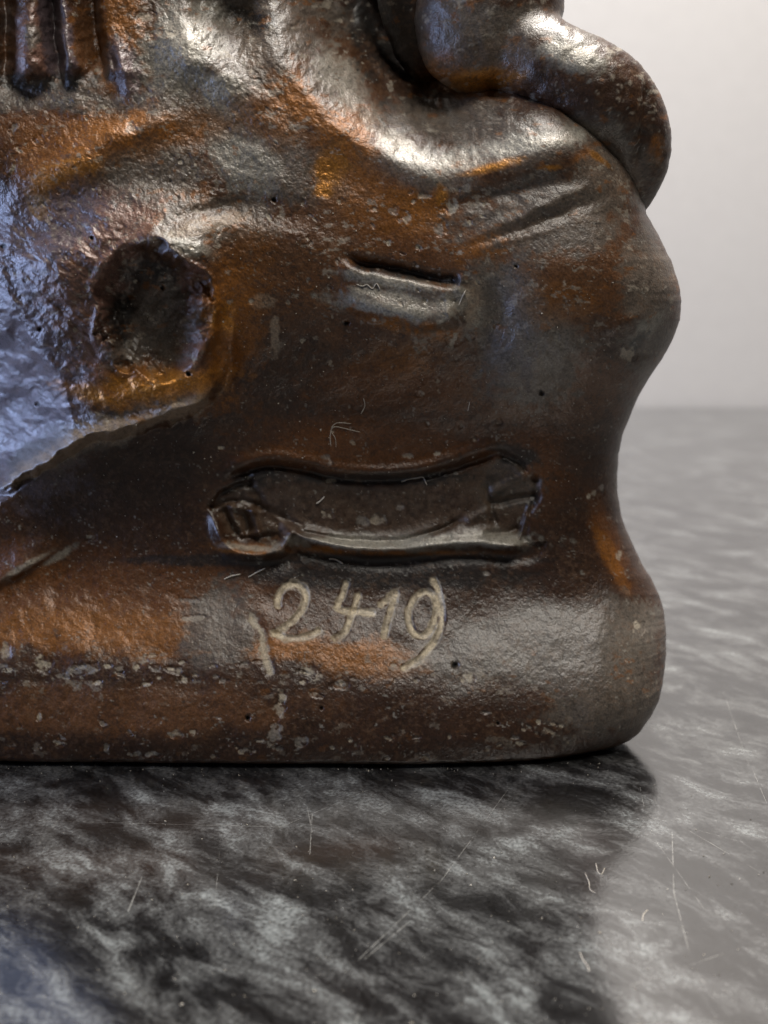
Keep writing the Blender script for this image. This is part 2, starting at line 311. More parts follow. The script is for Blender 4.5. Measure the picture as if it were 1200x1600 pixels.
# layer: colour, metallic, roughness, opacity, edge softness, edge noise, ellipses (u, v, ru, rv, angle)
LAYERS = [
    (BROWN, .0, .40, .75, .7, .6, [(700, 400, 400, 160, 0), (300, 150, 330, 160, 0), (150, 1110, 300, 40, 0), (850, 600, 160, 70, 0)]),
    (RUST, .15, .40, .8, 1.2, .6, [(130, 940, 330, 70, 4), (620, 600, 120, 40, 0), (560, 690, 160, 40, 0), (820, 730, 70, 60, 0), (960, 840, 24, 70, -20), (650, 585, 40, 24, 0), (60, 200, 90, 50, 10), (650, 340, 90, 60, 20)]),
    (ORANGE, .25, .42, .85, 1.0, .75, [(130, 985, 190, 38, 2), (560, 1026, 90, 26, 2), (450, 1010, 60, 20, 0), (192, 30, 34, 140, 0), (250, 190, 150, 44, -6), (470, 160, 110, 36, 38), (540, 210, 60, 40, 50), (200, 600, 150, 40, 4),
                                        (360, 520, 44, 90, 8), (660, 330, 60, 40, 0), (640, 508, 70, 12, 8), (700, 515, 26, 16, 0), (780, 375, 60, 22, -20), (760, 262, 70, 12, -12), (930, 255, 30, 20, 40), (745, 105, 80, 40, -8), (1024, 235, 10, 24, 10), (400, 860, 60, 10, 6), (510, 858, 60, 8, 4), (620, 864, 120, 6, 0),
                                        (560, 480, 40, 8, 10), (960, 870, 14, 50, -25), (280, 330, 60, 34, 0), (330, 470, 30, 24, 0), (980, 280, 20, 26, 40)]),
    (ROSE, .15, .42, .8, .5, .5, [(120, 400, 100, 130, 10), (60, 90, 40, 90, 0), (300, 500, 30, 90, 0), (130, 560, 40, 60, 0), (200, 330, 70, 50, 0)]),
    (MAUVE, .05, .36, .9, .4, .5, [(30, 610, 100, 170, -14), (20, 400, 60, 110, 20), (90, 60, 24, 110, -6), (195, 110, 26, 50, -16), (80, 330, 90, 60, -20)]),
    (FILM, .0, .39, .85, .6, .7, [(880, 330, 160, 60, -14), (1030, 470, 60, 130, 0), (500, 120, 60, 30, 52), (660, 262, 90, 34, 14), (830, 225, 140, 34, -8), (960, 270, 60, 60, 40), (310, 110, 100, 110, 20), (400, 40, 150, 70, 10), (420, 250, 110, 60, 20), (240, 260, 100, 44, -8),
                                  (330, 345, 110, 36, -8), (290, 380, 44, 22, 20), (640, 470, 110, 40, 8), (830, 560, 90, 70, -30), (880, 1008, 200, 62, -6), (900, 1000, 150, 50, -6), (340, 980, 60, 60, 0), (960, 1090, 120, 70, 0), (620, 845, 190, 16, 0), (790, 760, 50, 40, 0), (245, 505, 66, 66, 0), (120, 690, 130, 30, -24), (760, 50, 90, 60, 10),
                                  (900, 85, 56, 36, 10), (50, 60, 10, 20, 0), (760, 470, 40, 80, 0), (60, 150, 130, 26, 0), (700, 180, 100, 40, 0), (240, 640, 110, 22, -18)]),
    (PALE, .1, .34, .65, .7, .7, [(640, 250, 60, 16, 34), (820, 222, 110, 16, -10), (290, 70, 60, 80, 20), (350, 150, 50, 30, 40), (620, 486, 90, 9, 9), (620, 440, 90, 8, 9), (640, 846, 190, 11, 0), (560, 850, 110, 9, 4), (760, 842, 70, 10, 0), (895, 85, 46, 22, 12), (380, 250, 60, 40, 40), (1010, 520, 40, 14, -40), (290, 380, 36, 14, 20), (90, 870, 30, 6, -32), (740, 490, 16, 30, 0)]),  # pale paint that strengthens the highlights along rims, lips and limb
    ((.25, .19, .135), .0, .5, .95, .5, .8, [(200, 662, 70, 19, -20), (125, 690, 60, 18, -28), (60, 728, 50, 14, -28), (290, 636, 44, 18, -20), (330, 350, 60, 10, -14), (60, 300, 20, 30, 0), (430, 520, 8, 36, 0), (408, 470, 20, 12, 0), (740, 470, 14, 40, 10)]),
    (HIGHLIGHT, .15, .30, .7, .9, .8, [(640, 846, 180, 8, 0), (540, 848, 80, 6, 4), (745, 838, 60, 10, -4), (632, 232, 60, 15, 36), (705, 258, 56, 12, 0), (540, 130, 26, 60, -30), (820, 228, 100, 10, -10), (622, 483, 96, 12, 9), (622, 443, 84, 9, 9), (700, 470, 30, 22, 0), (624, 464, 60, 8, 9), (890, 82, 38, 14, 12), (390, 856, 40, 5, 6), (38, 886, 46, 6, -31), (290, 80, 20, 40, 20), (320, 130, 50, 16, 40)]),  # highlights painted on ribbon lip, ledge rim, tablet edges and limb
    (ORANGE, .3, .40, .55, 1.3, .8, [(220, 215, 120, 26, -10), (370, 470, 40, 100, 8), (560, 300, 60, 50, 30), (420, 190, 60, 24, 30), (880, 470, 60, 30, 0), (620, 560, 60, 26, 0), (60, 250, 40, 60, 0)]),
    ((.19, .17, .145), .0, .36, .6, 1.4, .5, [(880, 1005, 190, 44, -6), (830, 560, 70, 44, -30), (800, 470, 40, 60, 0)]),  # grey sheen of the plinth and boulder, painted into the colour
    (GOLD, .9, .36, .75, 1.2, .9, [(112, 268, 46, 22, -18), (250, 605, 80, 22, -4), (160, 622, 50, 14, 20), (512, 262, 20, 30, 40), (505, 292, 12, 12, 0), (760, 126, 46, 16, -6), (765, 262, 40, 6, -14), (690, 305, 8, 14, 0), (860, 262, 16, 4, 0), (940, 246, 20, 6, 30), (350, 500, 20, 24, 0)]),
    (BLACK, .0, .45, .85, .6, .5, [(225, 425, 46, 26, 0), (190, 500, 20, 40, 0), (600, 20, 60, 120, -10), (640, 428, 80, 10, 9), (600, 748, 190, 9, 0), (500, 875, 330, 10, 0), (400, 750, 50, 14, -20), (810, 710, 40, 16, 10), (800, 780, 40, 12, 0), (1000, 535, 24, 12, -40), (600, 900, 220, 20, 0), (60, 128, 80, 14, 0), (400, 30, 40, 16, 10)]),  # black painted as shade in the pit, gap, grooves and undercuts
]

def patina(u, v):
    n = u.shape[0]
    col = np.empty((n, 3)); col[:] = UMBER
    met = np.full(n, .02); rgh = np.full(n, .36)
    a1 = fbm(N1, u / 60, v / 34, 4); a2 = fbm(N2, u / 24, v / 20, 3); a3 = fbm(N3, u / 7, v / 7, 3)
    col *= (1 + .35 * a1 + .25 * a3)[:, None]
    def lay(m, c, me, ro):
        nonlocal col, met, rgh
        col = col * (1 - m[:, None]) + np.array(c)[None] * (1 + .30 * a3 + .15 * a2)[:, None] * m[:, None]
        met = met * (1 - m) + me * m; rgh = rgh * (1 - m) + ro * m
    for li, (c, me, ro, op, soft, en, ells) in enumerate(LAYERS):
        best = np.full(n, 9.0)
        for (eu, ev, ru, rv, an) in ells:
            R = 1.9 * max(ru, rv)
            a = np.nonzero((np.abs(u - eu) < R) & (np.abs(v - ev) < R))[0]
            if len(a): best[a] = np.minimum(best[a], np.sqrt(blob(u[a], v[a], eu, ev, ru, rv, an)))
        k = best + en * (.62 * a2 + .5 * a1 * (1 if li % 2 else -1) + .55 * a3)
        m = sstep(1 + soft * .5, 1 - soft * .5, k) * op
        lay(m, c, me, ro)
    mo = fbm(N4, u / 5.0 + 3, v / 4.2 + 8, 3) + .35 * a2
    lay(sstep(.10, .55, mo) * .26, (.15, .085, .045), .0, .5); lay(sstep(.16, .6, -mo) * .4, (.022, .012, .008), .05, .42)
    reg = np.clip(sstep(640, 480, v) * sstep(-20, 120, u) + .8 * sstep(60, 20, np.abs(v - 1052)) + .5 * sstep(1080, 1150, v), 0, 1)
    sc = fbm(N3, u / 17 + 20, v / 11 + 4, 5, .62) + .10 * N1(u / 90, v / 90)
    lay(sstep(.36, .47, sc) * reg * .62, (.27, .235, .185), 0, .6)
    sc = fbm(N2, u / 23 + 60, v / 15 + 44, 5, .62)
    lay(sstep(.40, .50, sc) * reg * .55, (.20, .075, .014), .2, .4)
    a = np.nonzero((u > 310) & (u < 860) & (v > 690) & (v < 890))[0]
    if len(a):
        m = np.zeros(n); m[a] = sstep(2, 14, poly_sd(u[a], v[a], RIB_POLY) + 8 * a2[a]) * sstep(842, 828, v[a]) * (.5 + .5 * a3[a]); lay(np.clip(m, 0, 1), (.085, .056, .036), 0, .5)
    # ground-in dirt flecks and pale dust flecks
    fl = N4(u / 3.4 + 40, v / 2.6 + 11) + .6 * N2(u / 14, v / 14)
    lay(sstep(1.02, 1.2, fl) * .5, PALE, 0, .6)
    fl = N3(u / 3.0 + 70, v / 3.2 + 31) + .5 * N1(u / 18, v / 18)
    lay(sstep(.95, 1.15, fl) * .55, BLACK, 0, .5)
    for ci, (cu, cv, ru, rv, an) in enumerate(CHIPS):
        a = np.nonzero((np.abs(u - cu) < ru + 20) & (np.abs(v - cv) < rv + 20))[0]
        if len(a):
            e = blob(u[a], v[a], cu, cv, ru, rv, an) + 1.3 * fbm(N3, u[a] / 8, v[a] / 8, 3) + .8 * a3[a]
            m = np.zeros(n); m[a] = sstep(.95, .4, e + .5 * np.abs(a2[a])) * (.5, .66, .82)[(ci * 7) % 3]
            lay(m, ((.30, .28, .25), (.36, .31, .24), (.42, .37, .29))[ci % 3], 0, .7)
    for strokes in DIGITS.values():
        for st in strokes:
            L = smooth_line(st, 4); a = window(u, v, L, 16)
            if len(a):
                d, _, f = line_dist(u[a], v[a], L)
                m = np.zeros(n); m[a] = sstep(8.2, 4.0, d + 4.2 * a3[a] + 3 * a2[a]) * (.86 + .7 * a3[a])
                lay(np.clip(m, 0, 1), (.60, .52, .39), 0, .75)
    L = smooth_line([(392, 966), (407, 985), (412, 1010), (422, 1050)], 4); a = window(u, v, L, 20)
    if len(a):
        d, _, _ = line_dist(u[a], v[a], L); m = np.zeros(n); m[a] = sstep(8, 3, d + 6 * a3[a] + 5 * a2[a]) * .8
        lay(np.clip(m, 0, 1), PLASTER, 0, .75)
    for (pu, pv_, r) in PITS:
        a = np.nonzero((np.abs(u - pu) < 12) & (np.abs(v - pv_) < 12))[0]
        if len(a):
            m = np.zeros(n); m[a] = sstep(r * .9, r * .5, np.hypot(u[a] - pu, v[a] - pv_)); lay(m, BLACK, 0, .6)
    return np.clip(col, .003, .9), np.clip(met, 0, 1), np.clip(rgh + .05 * a3, .2, .9)

# ------------------------------------------------------------------ materials
def nodes(name):
    m = bpy.data.materials.new(name); m.use_nodes = True
    t = m.node_tree; return m, t, t.nodes['Principled BSDF']
def N(t, typ, **kw):
    n = t.nodes.new(typ)
    for k, v in kw.items(): setattr(n, k, v)
    return n

def patina_material():
    m, t, b = nodes('worn_bronze_patina')
    at = N(t, 'ShaderNodeAttribute', attribute_name='pigment'); fi = N(t, 'ShaderNodeAttribute', attribute_name='finish')
    sep = N(t, 'ShaderNodeSeparateColor'); t.links.new(fi.outputs['Color'], sep.inputs[0])
    tc = N(t, 'ShaderNodeTexCoord')
    n1 = N(t, 'ShaderNodeTexNoise'); n1.inputs['Scale'].default_value = 2600; n1.inputs['Detail'].default_value = 3
    n2 = N(t, 'ShaderNodeTexNoise'); n2.inputs['Scale'].default_value = 1300; n2.inputs['Detail'].default_value = 4
    for n in (n1, n2): t.links.new(tc.outputs['Object'], n.inputs['Vector'])
    mr = N(t, 'ShaderNodeMapRange'); mr.inputs['To Min'].default_value = .70; mr.inputs['To Max'].default_value = 1.30
    mr.inputs['From Min'].default_value = .3; mr.inputs['From Max'].default_value = .7
    t.links.new(n1.outputs['Fac'], mr.inputs['Value'])
    mx = N(t, 'ShaderNodeVectorMath', operation='SCALE'); t.links.new(at.outputs['Color'], mx.inputs[0]); t.links.new(mr.outputs[0], mx.inputs['Scale'])
    t.links.new(mx.outputs[0], b.inputs['Base Color'])
    t.links.new(sep.outputs[0], b.inputs['Metallic'])
    ra = N(t, 'ShaderNodeMath', operation='MULTIPLY_ADD'); ra.inputs[1].default_value = .22; t.links.new(n2.outputs['Fac'], ra.inputs[0])
    rs = N(t, 'ShaderNodeMath', operation='SUBTRACT'); t.links.new(sep.outputs[1], rs.inputs[0]); rs.inputs[1].default_value = .11
    t.links.new(rs.outputs[0], ra.inputs[2]); t.links.new(ra.outputs[0], b.inputs['Roughness'])
    b1 = N(t, 'ShaderNodeBump'); b1.inputs['Strength'].default_value = .45; b1.inputs['Distance'].default_value = .0002
    b2 = N(t, 'ShaderNodeBump'); t.links.new(sep.outputs[2], b2.inputs['Strength']); b2.inputs['Distance'].default_value = .0004
    t.links.new(n1.outputs['Fac'], b1.inputs['Height']); t.links.new(n2.outputs['Fac'], b2.inputs['Height'])
    t.links.new(b1.outputs[0], b2.inputs['Normal']); t.links.new(b2.outputs[0], b.inputs['Normal'])
    b.inputs['Specular IOR Level'].default_value = .6
    b.inputs['Coat Weight'].default_value = .15; b.inputs['Coat Roughness'].default_value = .30
    t.links.new(b2.outputs[0], b.inputs['Coat Normal'])
    return m
PAT = patina_material()

def lint_material():
    m, t, b = nodes('pale_lint')
    tc = N(t, 'ShaderNodeTexCoord'); n = N(t, 'ShaderNodeTexNoise'); n.inputs['Scale'].default_value = 800
    r = N(t, 'ShaderNodeValToRGB'); r.color_ramp.elements[0].color = (.42, .36, .28, 1); r.color_ramp.elements[1].color = (.70, .66, .58, 1)
    t.links.new(tc.outputs['Object'], n.inputs['Vector']); t.links.new(n.outputs['Fac'], r.inputs[0]); t.links.new(r.outputs[0], b.inputs['Base Color'])
    b.inputs['Roughness'].default_value = .7
    return m
LINT = lint_material()

def coarse(u, v):
    return np.clip(sstep(600, 330, v) * sstep(620, 360, u) + .35 * sstep(220, 90, u) * sstep(820, 640, v), 0, 1) * .22 + .09
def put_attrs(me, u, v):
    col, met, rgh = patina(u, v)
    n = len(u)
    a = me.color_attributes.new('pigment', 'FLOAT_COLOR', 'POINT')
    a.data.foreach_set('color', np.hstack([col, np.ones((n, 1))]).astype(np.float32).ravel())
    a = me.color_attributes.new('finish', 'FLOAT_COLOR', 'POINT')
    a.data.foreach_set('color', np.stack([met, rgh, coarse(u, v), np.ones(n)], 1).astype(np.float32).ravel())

# ------------------------------------------------------------------ setting: wall, table
def plane_obj(name, verts, faces, mat, kind='structure'):
    me = bpy.data.meshes.new(name); me.from_pydata(verts, [], faces); me.materials.append(mat)
    o = bpy.data.objects.new(name, me); C.objects.link(o); o['kind'] = kind; return o

def table_material():
    m, t, b = nodes('black_marbled_laminate')
    tc = N(t, 'ShaderNodeTexCoord')
    mr0 = N(t, 'ShaderNodeMapping'); mr0.inputs['Rotation'].default_value = (0, 0, math.radians(42))
    t.links.new(tc.outputs['Object'], mr0.inputs['Vector'])
    mp = N(t, 'ShaderNodeVectorMath', operation='MULTIPLY'); mp.inputs[1].default_value = (58, 116, 80); t.links.new(mr0.outputs[0], mp.inputs[0])
    w = N(t, 'ShaderNodeTexNoise'); w.inputs['Scale'].default_value = .55; w.inputs['Detail'].default_value = 3
    t.links.new(mp.outputs[0], w.inputs['Vector'])
    wm = N(t, 'ShaderNodeVectorMath', operation='MULTIPLY_ADD'); wm.inputs[1].default_value = (1.5, 1.5, 1.5)
    t.links.new(w.outputs['Color'], wm.inputs[0]); t.links.new(mp.outputs[0], wm.inputs[2])
    n = N(t, 'ShaderNodeTexNoise'); n.inputs['Scale'].default_value = 1.0; n.inputs['Detail'].default_value = 9; n.inputs['Roughness'].default_value = .70
    t.links.new(wm.outputs[0], n.inputs['Vector'])
    r = N(t, 'ShaderNodeValToRGB'); e = r.color_ramp.elements
    e[0].position = .37; e[0].color = (.004, .004, .0042, 1); e[1].position = .69; e[1].color = (.172, .184, .184, 1)
    x = e.new(.46); x.color = (.012, .012, .0125, 1); x = e.new(.56); x.color = (.058, .059, .059, 1)
    t.links.new(n.outputs['Fac'], r.inputs[0])
    # thin dark cracks and crystals in the print
    rg = N(t, 'ShaderNodeTexNoise'); rg.noise_type = 'RIDGED_MULTIFRACTAL'; rg.inputs['Scale'].default_value = 1.3; rg.inputs['Detail'].default_value = 5
    t.links.new(wm.outputs[0], rg.inputs['Vector'])
    rm = N(t, 'ShaderNodeMapRange'); rm.inputs['From Min'].default_value = .9; rm.inputs['From Max'].default_value = 2.2; rm.inputs['To Min'].default_value = 1.15; rm.inputs['To Max'].default_value = .35
    t.links.new(rg.outputs['Fac'], rm.inputs['Value'])
    rv = N(t, 'ShaderNodeVectorMath', operation='SCALE'); t.links.new(r.outputs[0], rv.inputs[0]); t.links.new(rm.outputs[0], rv.inputs['Scale'])
    # fine pale grain
    g = N(t, 'ShaderNodeTexNoise'); g.inputs['Scale'].default_value = 1500; g.inputs['Detail'].default_value = 3
    t.links.new(tc.outputs['Object'], g.inputs['Vector'])
    gm = N(t, 'ShaderNodeMapRange'); gm.inputs['From Min'].default_value = .3; gm.inputs['From Max'].default_value = .7; gm.inputs['To Min'].default_value = .45; gm.inputs['To Max'].default_value = 1.6
    t.links.new(g.outputs['Fac'], gm.inputs['Value'])
    sc = N(t, 'ShaderNodeVectorMath', operation='SCALE'); t.links.new(rv.outputs[0], sc.inputs[0]); t.links.new(gm.outputs[0], sc.inputs['Scale'])
    last = sc.outputs[0]
    # worn scratches (segments on the table, centimetres)
    scr = None
    def onboard(u, v):
        x, y, z = ray(u, v); k = -CAMH / z; return (k * x * CM, (k * y - DIST) * CM)
    SCR = [((40, 1282), (440, 1292), .8), ((480, 1262), (488, 1300), 1.6), ((488, 1270), (484, 1335), 1.2), ((560, 1500), (690, 1375), 1.0), ((690, 1375), (800, 1225), .9), ((200, 1425), (222, 1370), 1.6), ((343, 1330), (335, 1420), .7),
           ((1050, 1300), (1053, 1395), 1.4), ((1053, 1395), (1080, 1500), 1.1), ((1055, 1285), (1200, 1370), .8), ((1015, 1300), (1100, 1420), .8), ((1095, 1530), (1122, 1558), 2.2), ((555, 1600), (566, 1568), 1.8), ((1010, 1275), (1160, 1316), .6),
           ((1130, 1080), (1170, 1195), .8), ((1175, 1200), (1200, 1260), .8), ((60, 1320), (110, 1258), 4.0), ((985, 1540), (1130, 1490), .9), ((1000, 1230), (1006, 1260), 1.0), ((570, 1498), (640, 1440), 1.0), ((420, 1300), (590, 1228), .6), ((180, 1520), (235, 1558), .8)]
    sx = N(t, 'ShaderNodeSeparateXYZ'); t.links.new(tc.outputs['Object'], sx.inputs[0])
    def mth(op, a, b_=None, c=None, clamp=False):
        q = N(t, 'ShaderNodeMath', operation=op); q.use_clamp = clamp
        for i, z in enumerate((a, b_, c)):
            if z is None: continue
            if hasattr(z, 'is_linked'): t.links.new(z, q.inputs[i])
            else: q.inputs[i].default_value = z
        return q.outputs[0]
    wob = mth('MULTIPLY_ADD', g.outputs['Fac'], .0003, -.00015)
    for (p, q, wd) in SCR:
        ax, ay = onboard(*p); bx, by = onboard(*q); dx, dy = bx - ax, by - ay; L = math.hypot(dx, dy); ex, ey = dx / L, dy / L
        px_ = mth('SUBTRACT', sx.outputs[0], ax); py_ = mth('SUBTRACT', sx.outputs[1], ay)
        along = mth('ADD', mth('MULTIPLY', px_, ex), mth('MULTIPLY', py_, ey))
        cl = mth('MINIMUM', mth('MAXIMUM', along, 0.0), L)
        over = mth('ABSOLUTE', mth('SUBTRACT', along, cl))
        perp = mth('ABSOLUTE', mth('ADD', mth('SUBTRACT', mth('MULTIPLY', px_, ey), mth('MULTIPLY', py_, ex)), wob))
        dd = mth('ADD', over, perp)
        half = wd * .00005
        s = mth('SUBTRACT', 1.0, mth('DIVIDE', dd, half * 2), clamp=True)
        s = mth('MULTIPLY', s, .34 if wd < 3 else .10)
        scr = s if scr is None else mth('MAXIMUM', scr, s)
    brk = N(t, 'ShaderNodeTexNoise'); brk.inputs['Scale'].default_value = 260; t.links.new(tc.outputs['Object'], brk.inputs['Vector'])
    bm_ = N(t, 'ShaderNodeMapRange'); bm_.inputs['From Min'].default_value = .38; bm_.inputs['From Max'].default_value = .6; t.links.new(brk.outputs['Fac'], bm_.inputs['Value'])
    scr = mth('MULTIPLY', scr, mth('MULTIPLY', gm.outputs[0], bm_.outputs[0]))
    mix = N(t, 'ShaderNodeMix', data_type='RGBA'); t.links.new(scr, mix.inputs['Factor']); t.links.new(last, mix.inputs['A']); mix.inputs['B'].default_value = (.55, .54, .50, 1)
    t.links.new(mix.outputs['Result'], b.inputs['Base Color'])
    rr = N(t, 'ShaderNodeMapRange'); rr.inputs['To Min'].default_value = .10; rr.inputs['To Max'].default_value = .17
    t.links.new(n.outputs['Fac'], rr.inputs['Value']); t.links.new(rr.outputs[0], b.inputs['Roughness'])
    bp = N(t, 'ShaderNodeBump'); bp.inputs['Strength'].default_value = .12; bp.inputs['Distance'].default_value = .0002
    t.links.new(g.outputs['Fac'], bp.inputs['Height']); t.links.new(bp.outputs[0], b.inputs['Normal'])
    b.inputs['IOR'].default_value = 1.9
    b.inputs['Coat Weight'].default_value = 1.0; b.inputs['Coat Roughness'].default_value = .15
    return m

def wall_material():
    m, t, b = nodes('painted_wall')
    tc = N(t, 'ShaderNodeTexCoord'); n = N(t, 'ShaderNodeTexNoise'); n.inputs['Scale'].default_value = 120; n.inputs['Detail'].default_value = 5
    t.links.new(tc.outputs['Object'], n.inputs['Vector'])
    r = N(t, 'ShaderNodeValToRGB'); r.color_ramp.elements[0].color = (.47, .455, .44, 1); r.color_ramp.elements[1].color = (.51, .495, .478, 1)
    t.links.new(n.outputs['Fac'], r.inputs[0]); t.links.new(r.outputs[0], b.inputs['Base Color'])
    bp = N(t, 'ShaderNodeBump'); bp.inputs['Strength'].default_value = .1; bp.inputs['Distance'].default_value = .001
    t.links.new(n.outputs['Fac'], bp.inputs['Height']); t.links.new(bp.outputs[0], b.inputs['Normal']); b.inputs['Roughness'].default_value = .7
    return m

EDGE = 49.0 * CM
WALLM = wall_material(); TABM = table_material()
def slab(name, x0, x1, y0, y1, z0, z1, mat):
    bm = bmesh.new(); bmesh.ops.create_cube(bm, size=1)
    for q in bm.verts: q.co = (x0 + (q.co.x + .5) * (x1 - x0), y0 + (q.co.y + .5) * (y1 - y0), z0 + (q.co.z + .5) * (z1 - z0))
    bmesh.ops.bevel(bm, geom=bm.edges[:], offset=.0015, segments=3, affect='EDGES')
    me = bpy.data.meshes.new(name); bm.to_mesh(me); bm.free(); me.materials.append(mat)
    o = bpy.data.objects.new(name, me); C.objects.link(o); o['kind'] = 'structure'; return o
slab('table_top', -.8, .9, -.45, EDGE, -.03, 0, TABM)
slab('wall', -1.4, 1.6, EDGE + .004, EDGE + .06, -.4, 1.3, WALLM)

# ------------------------------------------------------------------ statue
root = bpy.data.objects.new('statue', None); C.objects.link(root); root.empty_display_size = .02
root['label'] = 'dark bronze patinated plaster statue, rocky base with ribbon relief and scratched numbers'
root['category'] = 'statue'

vb_u = np.array([-260, 0, 300, 650, 760, 850, 920, 970, 1000, 1018, 1030, 1041], float)
vb_v = np.array([1184, 1186, 1188, 1190, 1188, 1183, 1174, 1162, 1150, 1138, 1124, 1100], float)

def build_rock():
    rows_v = np.concatenate([np.linspace(-260, -12, 26), np.arange(0, 1.0001, 1 / 745.0) * 1190.0])      # nominal v; the bottom row is bent to the foot line
    uni = np.concatenate([np.linspace(-260, -12, 26), np.arange(0, 900, 1.55)])
    phi = np.linspace(0, math.pi / 2, 110)[1:]
    nr = len(rows_v); nf = len(uni) + len(phi)
    u = np.empty((nr, nf)); v = np.empty((nr, nf)); turn = np.zeros((nr, nf))
    for r, v0 in enumerate(rows_v):
        sil = np.interp(v0, SIL[:, 0], SIL[:, 1]) + 2.5 * float(fbm(N2, np.array([v0 / 55.0]), np.array([.5]), 2)[0]) + .8 * float(fbm(N1, np.array([v0 / 11.0]), np.array([.5]), 2)[0])
        wpx = 120.0
        s0 = sil - wpx
        uu = np.where(uni < 0, uni, uni * (s0 / uni[-1]))
        u[r, :len(uni)] = uu; u[r, len(uni):] = s0 + wpx * np.sin(phi)
        turn[r, len(uni):] = 125.0 * (1 - np.cos(phi))
        v[r] = v0
    # bend the lowest rows up to the foot of the base
    vb = np.interp(u, vb_u, vb_v) + 2.5 * fbm(N3, u / 26, u * 0 + .3, 3)
    low = np.clip((v - 950) / 240.0, 0, 1)
    v = v + (vb - 1190) * low * low * (3 - 2 * low) if False else np.where(v > 950, 950 + (vb - 950) * (v - 950) / 240.0, v)
    sh = u.shape
    Y = relief(u.ravel(), v.ravel()).reshape(sh) + turn
    # settle the foot on the table: depth there is fixed by the height of the foot (1.2 mm gap, felt-less plaster edge)
    x, y, z = ray(u[-1], v[-1]); t = (.19 - CAMH) / z; Yfoot = (t * y - DIST) / PX
    kk_ = np.exp(-.5 * (np.arange(-45, 46) / 16.0) ** 2); kk_ /= kk_.sum()
    corr = np.convolve(np.pad(Yfoot - Y[-1], 45, mode='edge'), kk_, 'valid')
    k = np.clip((rows_v - 1060) / 130.0, 0, 1)[:, None] ** 1.6
    Y = Y + k * corr[None, :]
    X, Yw, Z = place(u, v, Y)
    # the right-hand edge goes on round the back, the foot rolls under, left and top are closed behind the frame
    pts = np.stack([X, Yw, Z], -1)
    back = []
    e = pts[:, -1]
    for kx, ky in ((-.10, .5), (-.30, 1.0), (-.7, 1.7), (-1.3, 2.5), (-2.2, 3.3), (-3.4, 4.0), (-5.0, 4.5), (-8.0, 4.9), (-12.0, 5.0), (-17.5, 5.0)):
        q = e.copy(); q[:, 0] += kx; q[:, 1] = q[:, 1] + ky * (1 - .0); 
        mixk = min(1, ky / 5.0); q[:, 1] = q[:, 1] * (1 - mixk * .7) + (e[:, 1].mean() + ky) * mixk * .7
        back.append(q)
    left = pts[:, 0].copy(); lq = []
    for ky in (2.0, 4.0):
        q = left.copy(); q[:, 0] -= .1; q[:, 1] = q[:, 1] + (6.5 - q[:, 1]) * ky / 5.0; lq.append(q)
    full = np.concatenate([np.stack(lq[::-1], 1), pts, np.stack(back, 1)], 1)
    nl = len(lq)
    # foot: rolls under
    foot = []
    last = full[-1]
    cen = np.array([-5.0, 4.0, 0])
    for sc_, zz in ((.985, .10), (.955, .04), (.92, .012), (.5, .02)):
        q = cen + (last - cen) * sc_; q[:, 2] = zz; foot.append(q)
    top = full[0]; tc_ = np.array([-5.0, 6.0, 0]); tops = []
    for sc_, dz in ((.6, .3), (.2, .4)):
        q = tc_ + (top - tc_) * sc_; q[:, 2] = top[:, 2] + dz; tops.append(q)
    full = np.concatenate([np.stack(tops[::-1], 0), full, np.stack(foot, 0)], 0)
    nt = len(tops)
    R, Cc = full.shape[:2]
    # photograph coordinates for the paint (clamped on the unseen sides)
    U = np.full((R, Cc), 0.0); V = np.full((R, Cc), 0.0)
    u = u.copy(); u[:, len(uni):] += 120.0 * (phi - np.sin(phi))[None]
    U[nt:nt + nr, nl:nl + nf] = u; V[nt:nt + nr, nl:nl + nf] = v
    for r in range(nt): U[r] = U[nt]; V[r] = V[nt]
    U[nt:nt + nr, :nl] = u[:, :1] - 30; V[nt:nt + nr, :nl] = v[:, :1]
    nb = len(back)
    U[nt:nt + nr, nl + nf:] = u[:, -1:] - np.linspace(2, 60, nb)[None]; V[nt:nt + nr, nl + nf:] = v[:, -1:]
    for r in range(nt): U[r] = U[nt]; V[r] = V[nt] - 20
    for r in range(nt + nr, R): U[r] = U[nt + nr - 1]; V[r] = 1195
    return full, U, V, (nt, nr, nl, nf)

full, U, V, (nt, nr, nl, nf) = build_rock()
R, Cc = full.shape[:2]
co = (full.reshape(-1, 3) * CM)
# smooth normals of the whole skin, so the parts cut out of it meet without a seam
du = np.empty_like(full); dv = np.empty_like(full)
du[:, 1:-1] = full[:, 2:] - full[:, :-2]; du[:, 0] = full[:, 1] - full[:, 0]; du[:, -1] = full[:, -1] - full[:, -2]
dv[1:-1] = full[2:] - full[:-2]; dv[0] = full[1] - full[0]; dv[-1] = full[-1] - full[-2]
nrm = np.cross(du, dv).reshape(-1, 3); nrm *= -1
nrm /= np.linalg.norm(nrm, axis=1)[:, None] + 1e-12
mid = nrm.reshape(R, Cc, 3)[R // 2, Cc // 3]
if mid[1] > 0: nrm = -nrm
idx = np.arange(R * Cc).reshape(R, Cc)
quad = np.stack([idx[:-1, :-1], idx[1:, :-1], idx[1:, 1:], idx[:-1, 1:]], -1).reshape(-1, 4)
a, b_, c = co[quad[:, 0]], co[quad[:, 1]], co[quad[:, 2]]
k = len(quad) // 2 + Cc // 3
fn = np.cross(b_[k] - a[k], c[k] - a[k])
if np.dot(fn, nrm[quad[k, 0]]) < 0: quad = quad[:, ::-1]
fu = U.ravel()[quad].mean(1); fv = V.ravel()[quad].mean(1)
PART = np.zeros(len(quad), np.int32)
qr, qc = np.divmod(np.arange(len(quad)), Cc - 1); FRONT = (qc >= nl) & (qc < nl + nf - 1) & (qr >= nt) & (qr < nt + nr)
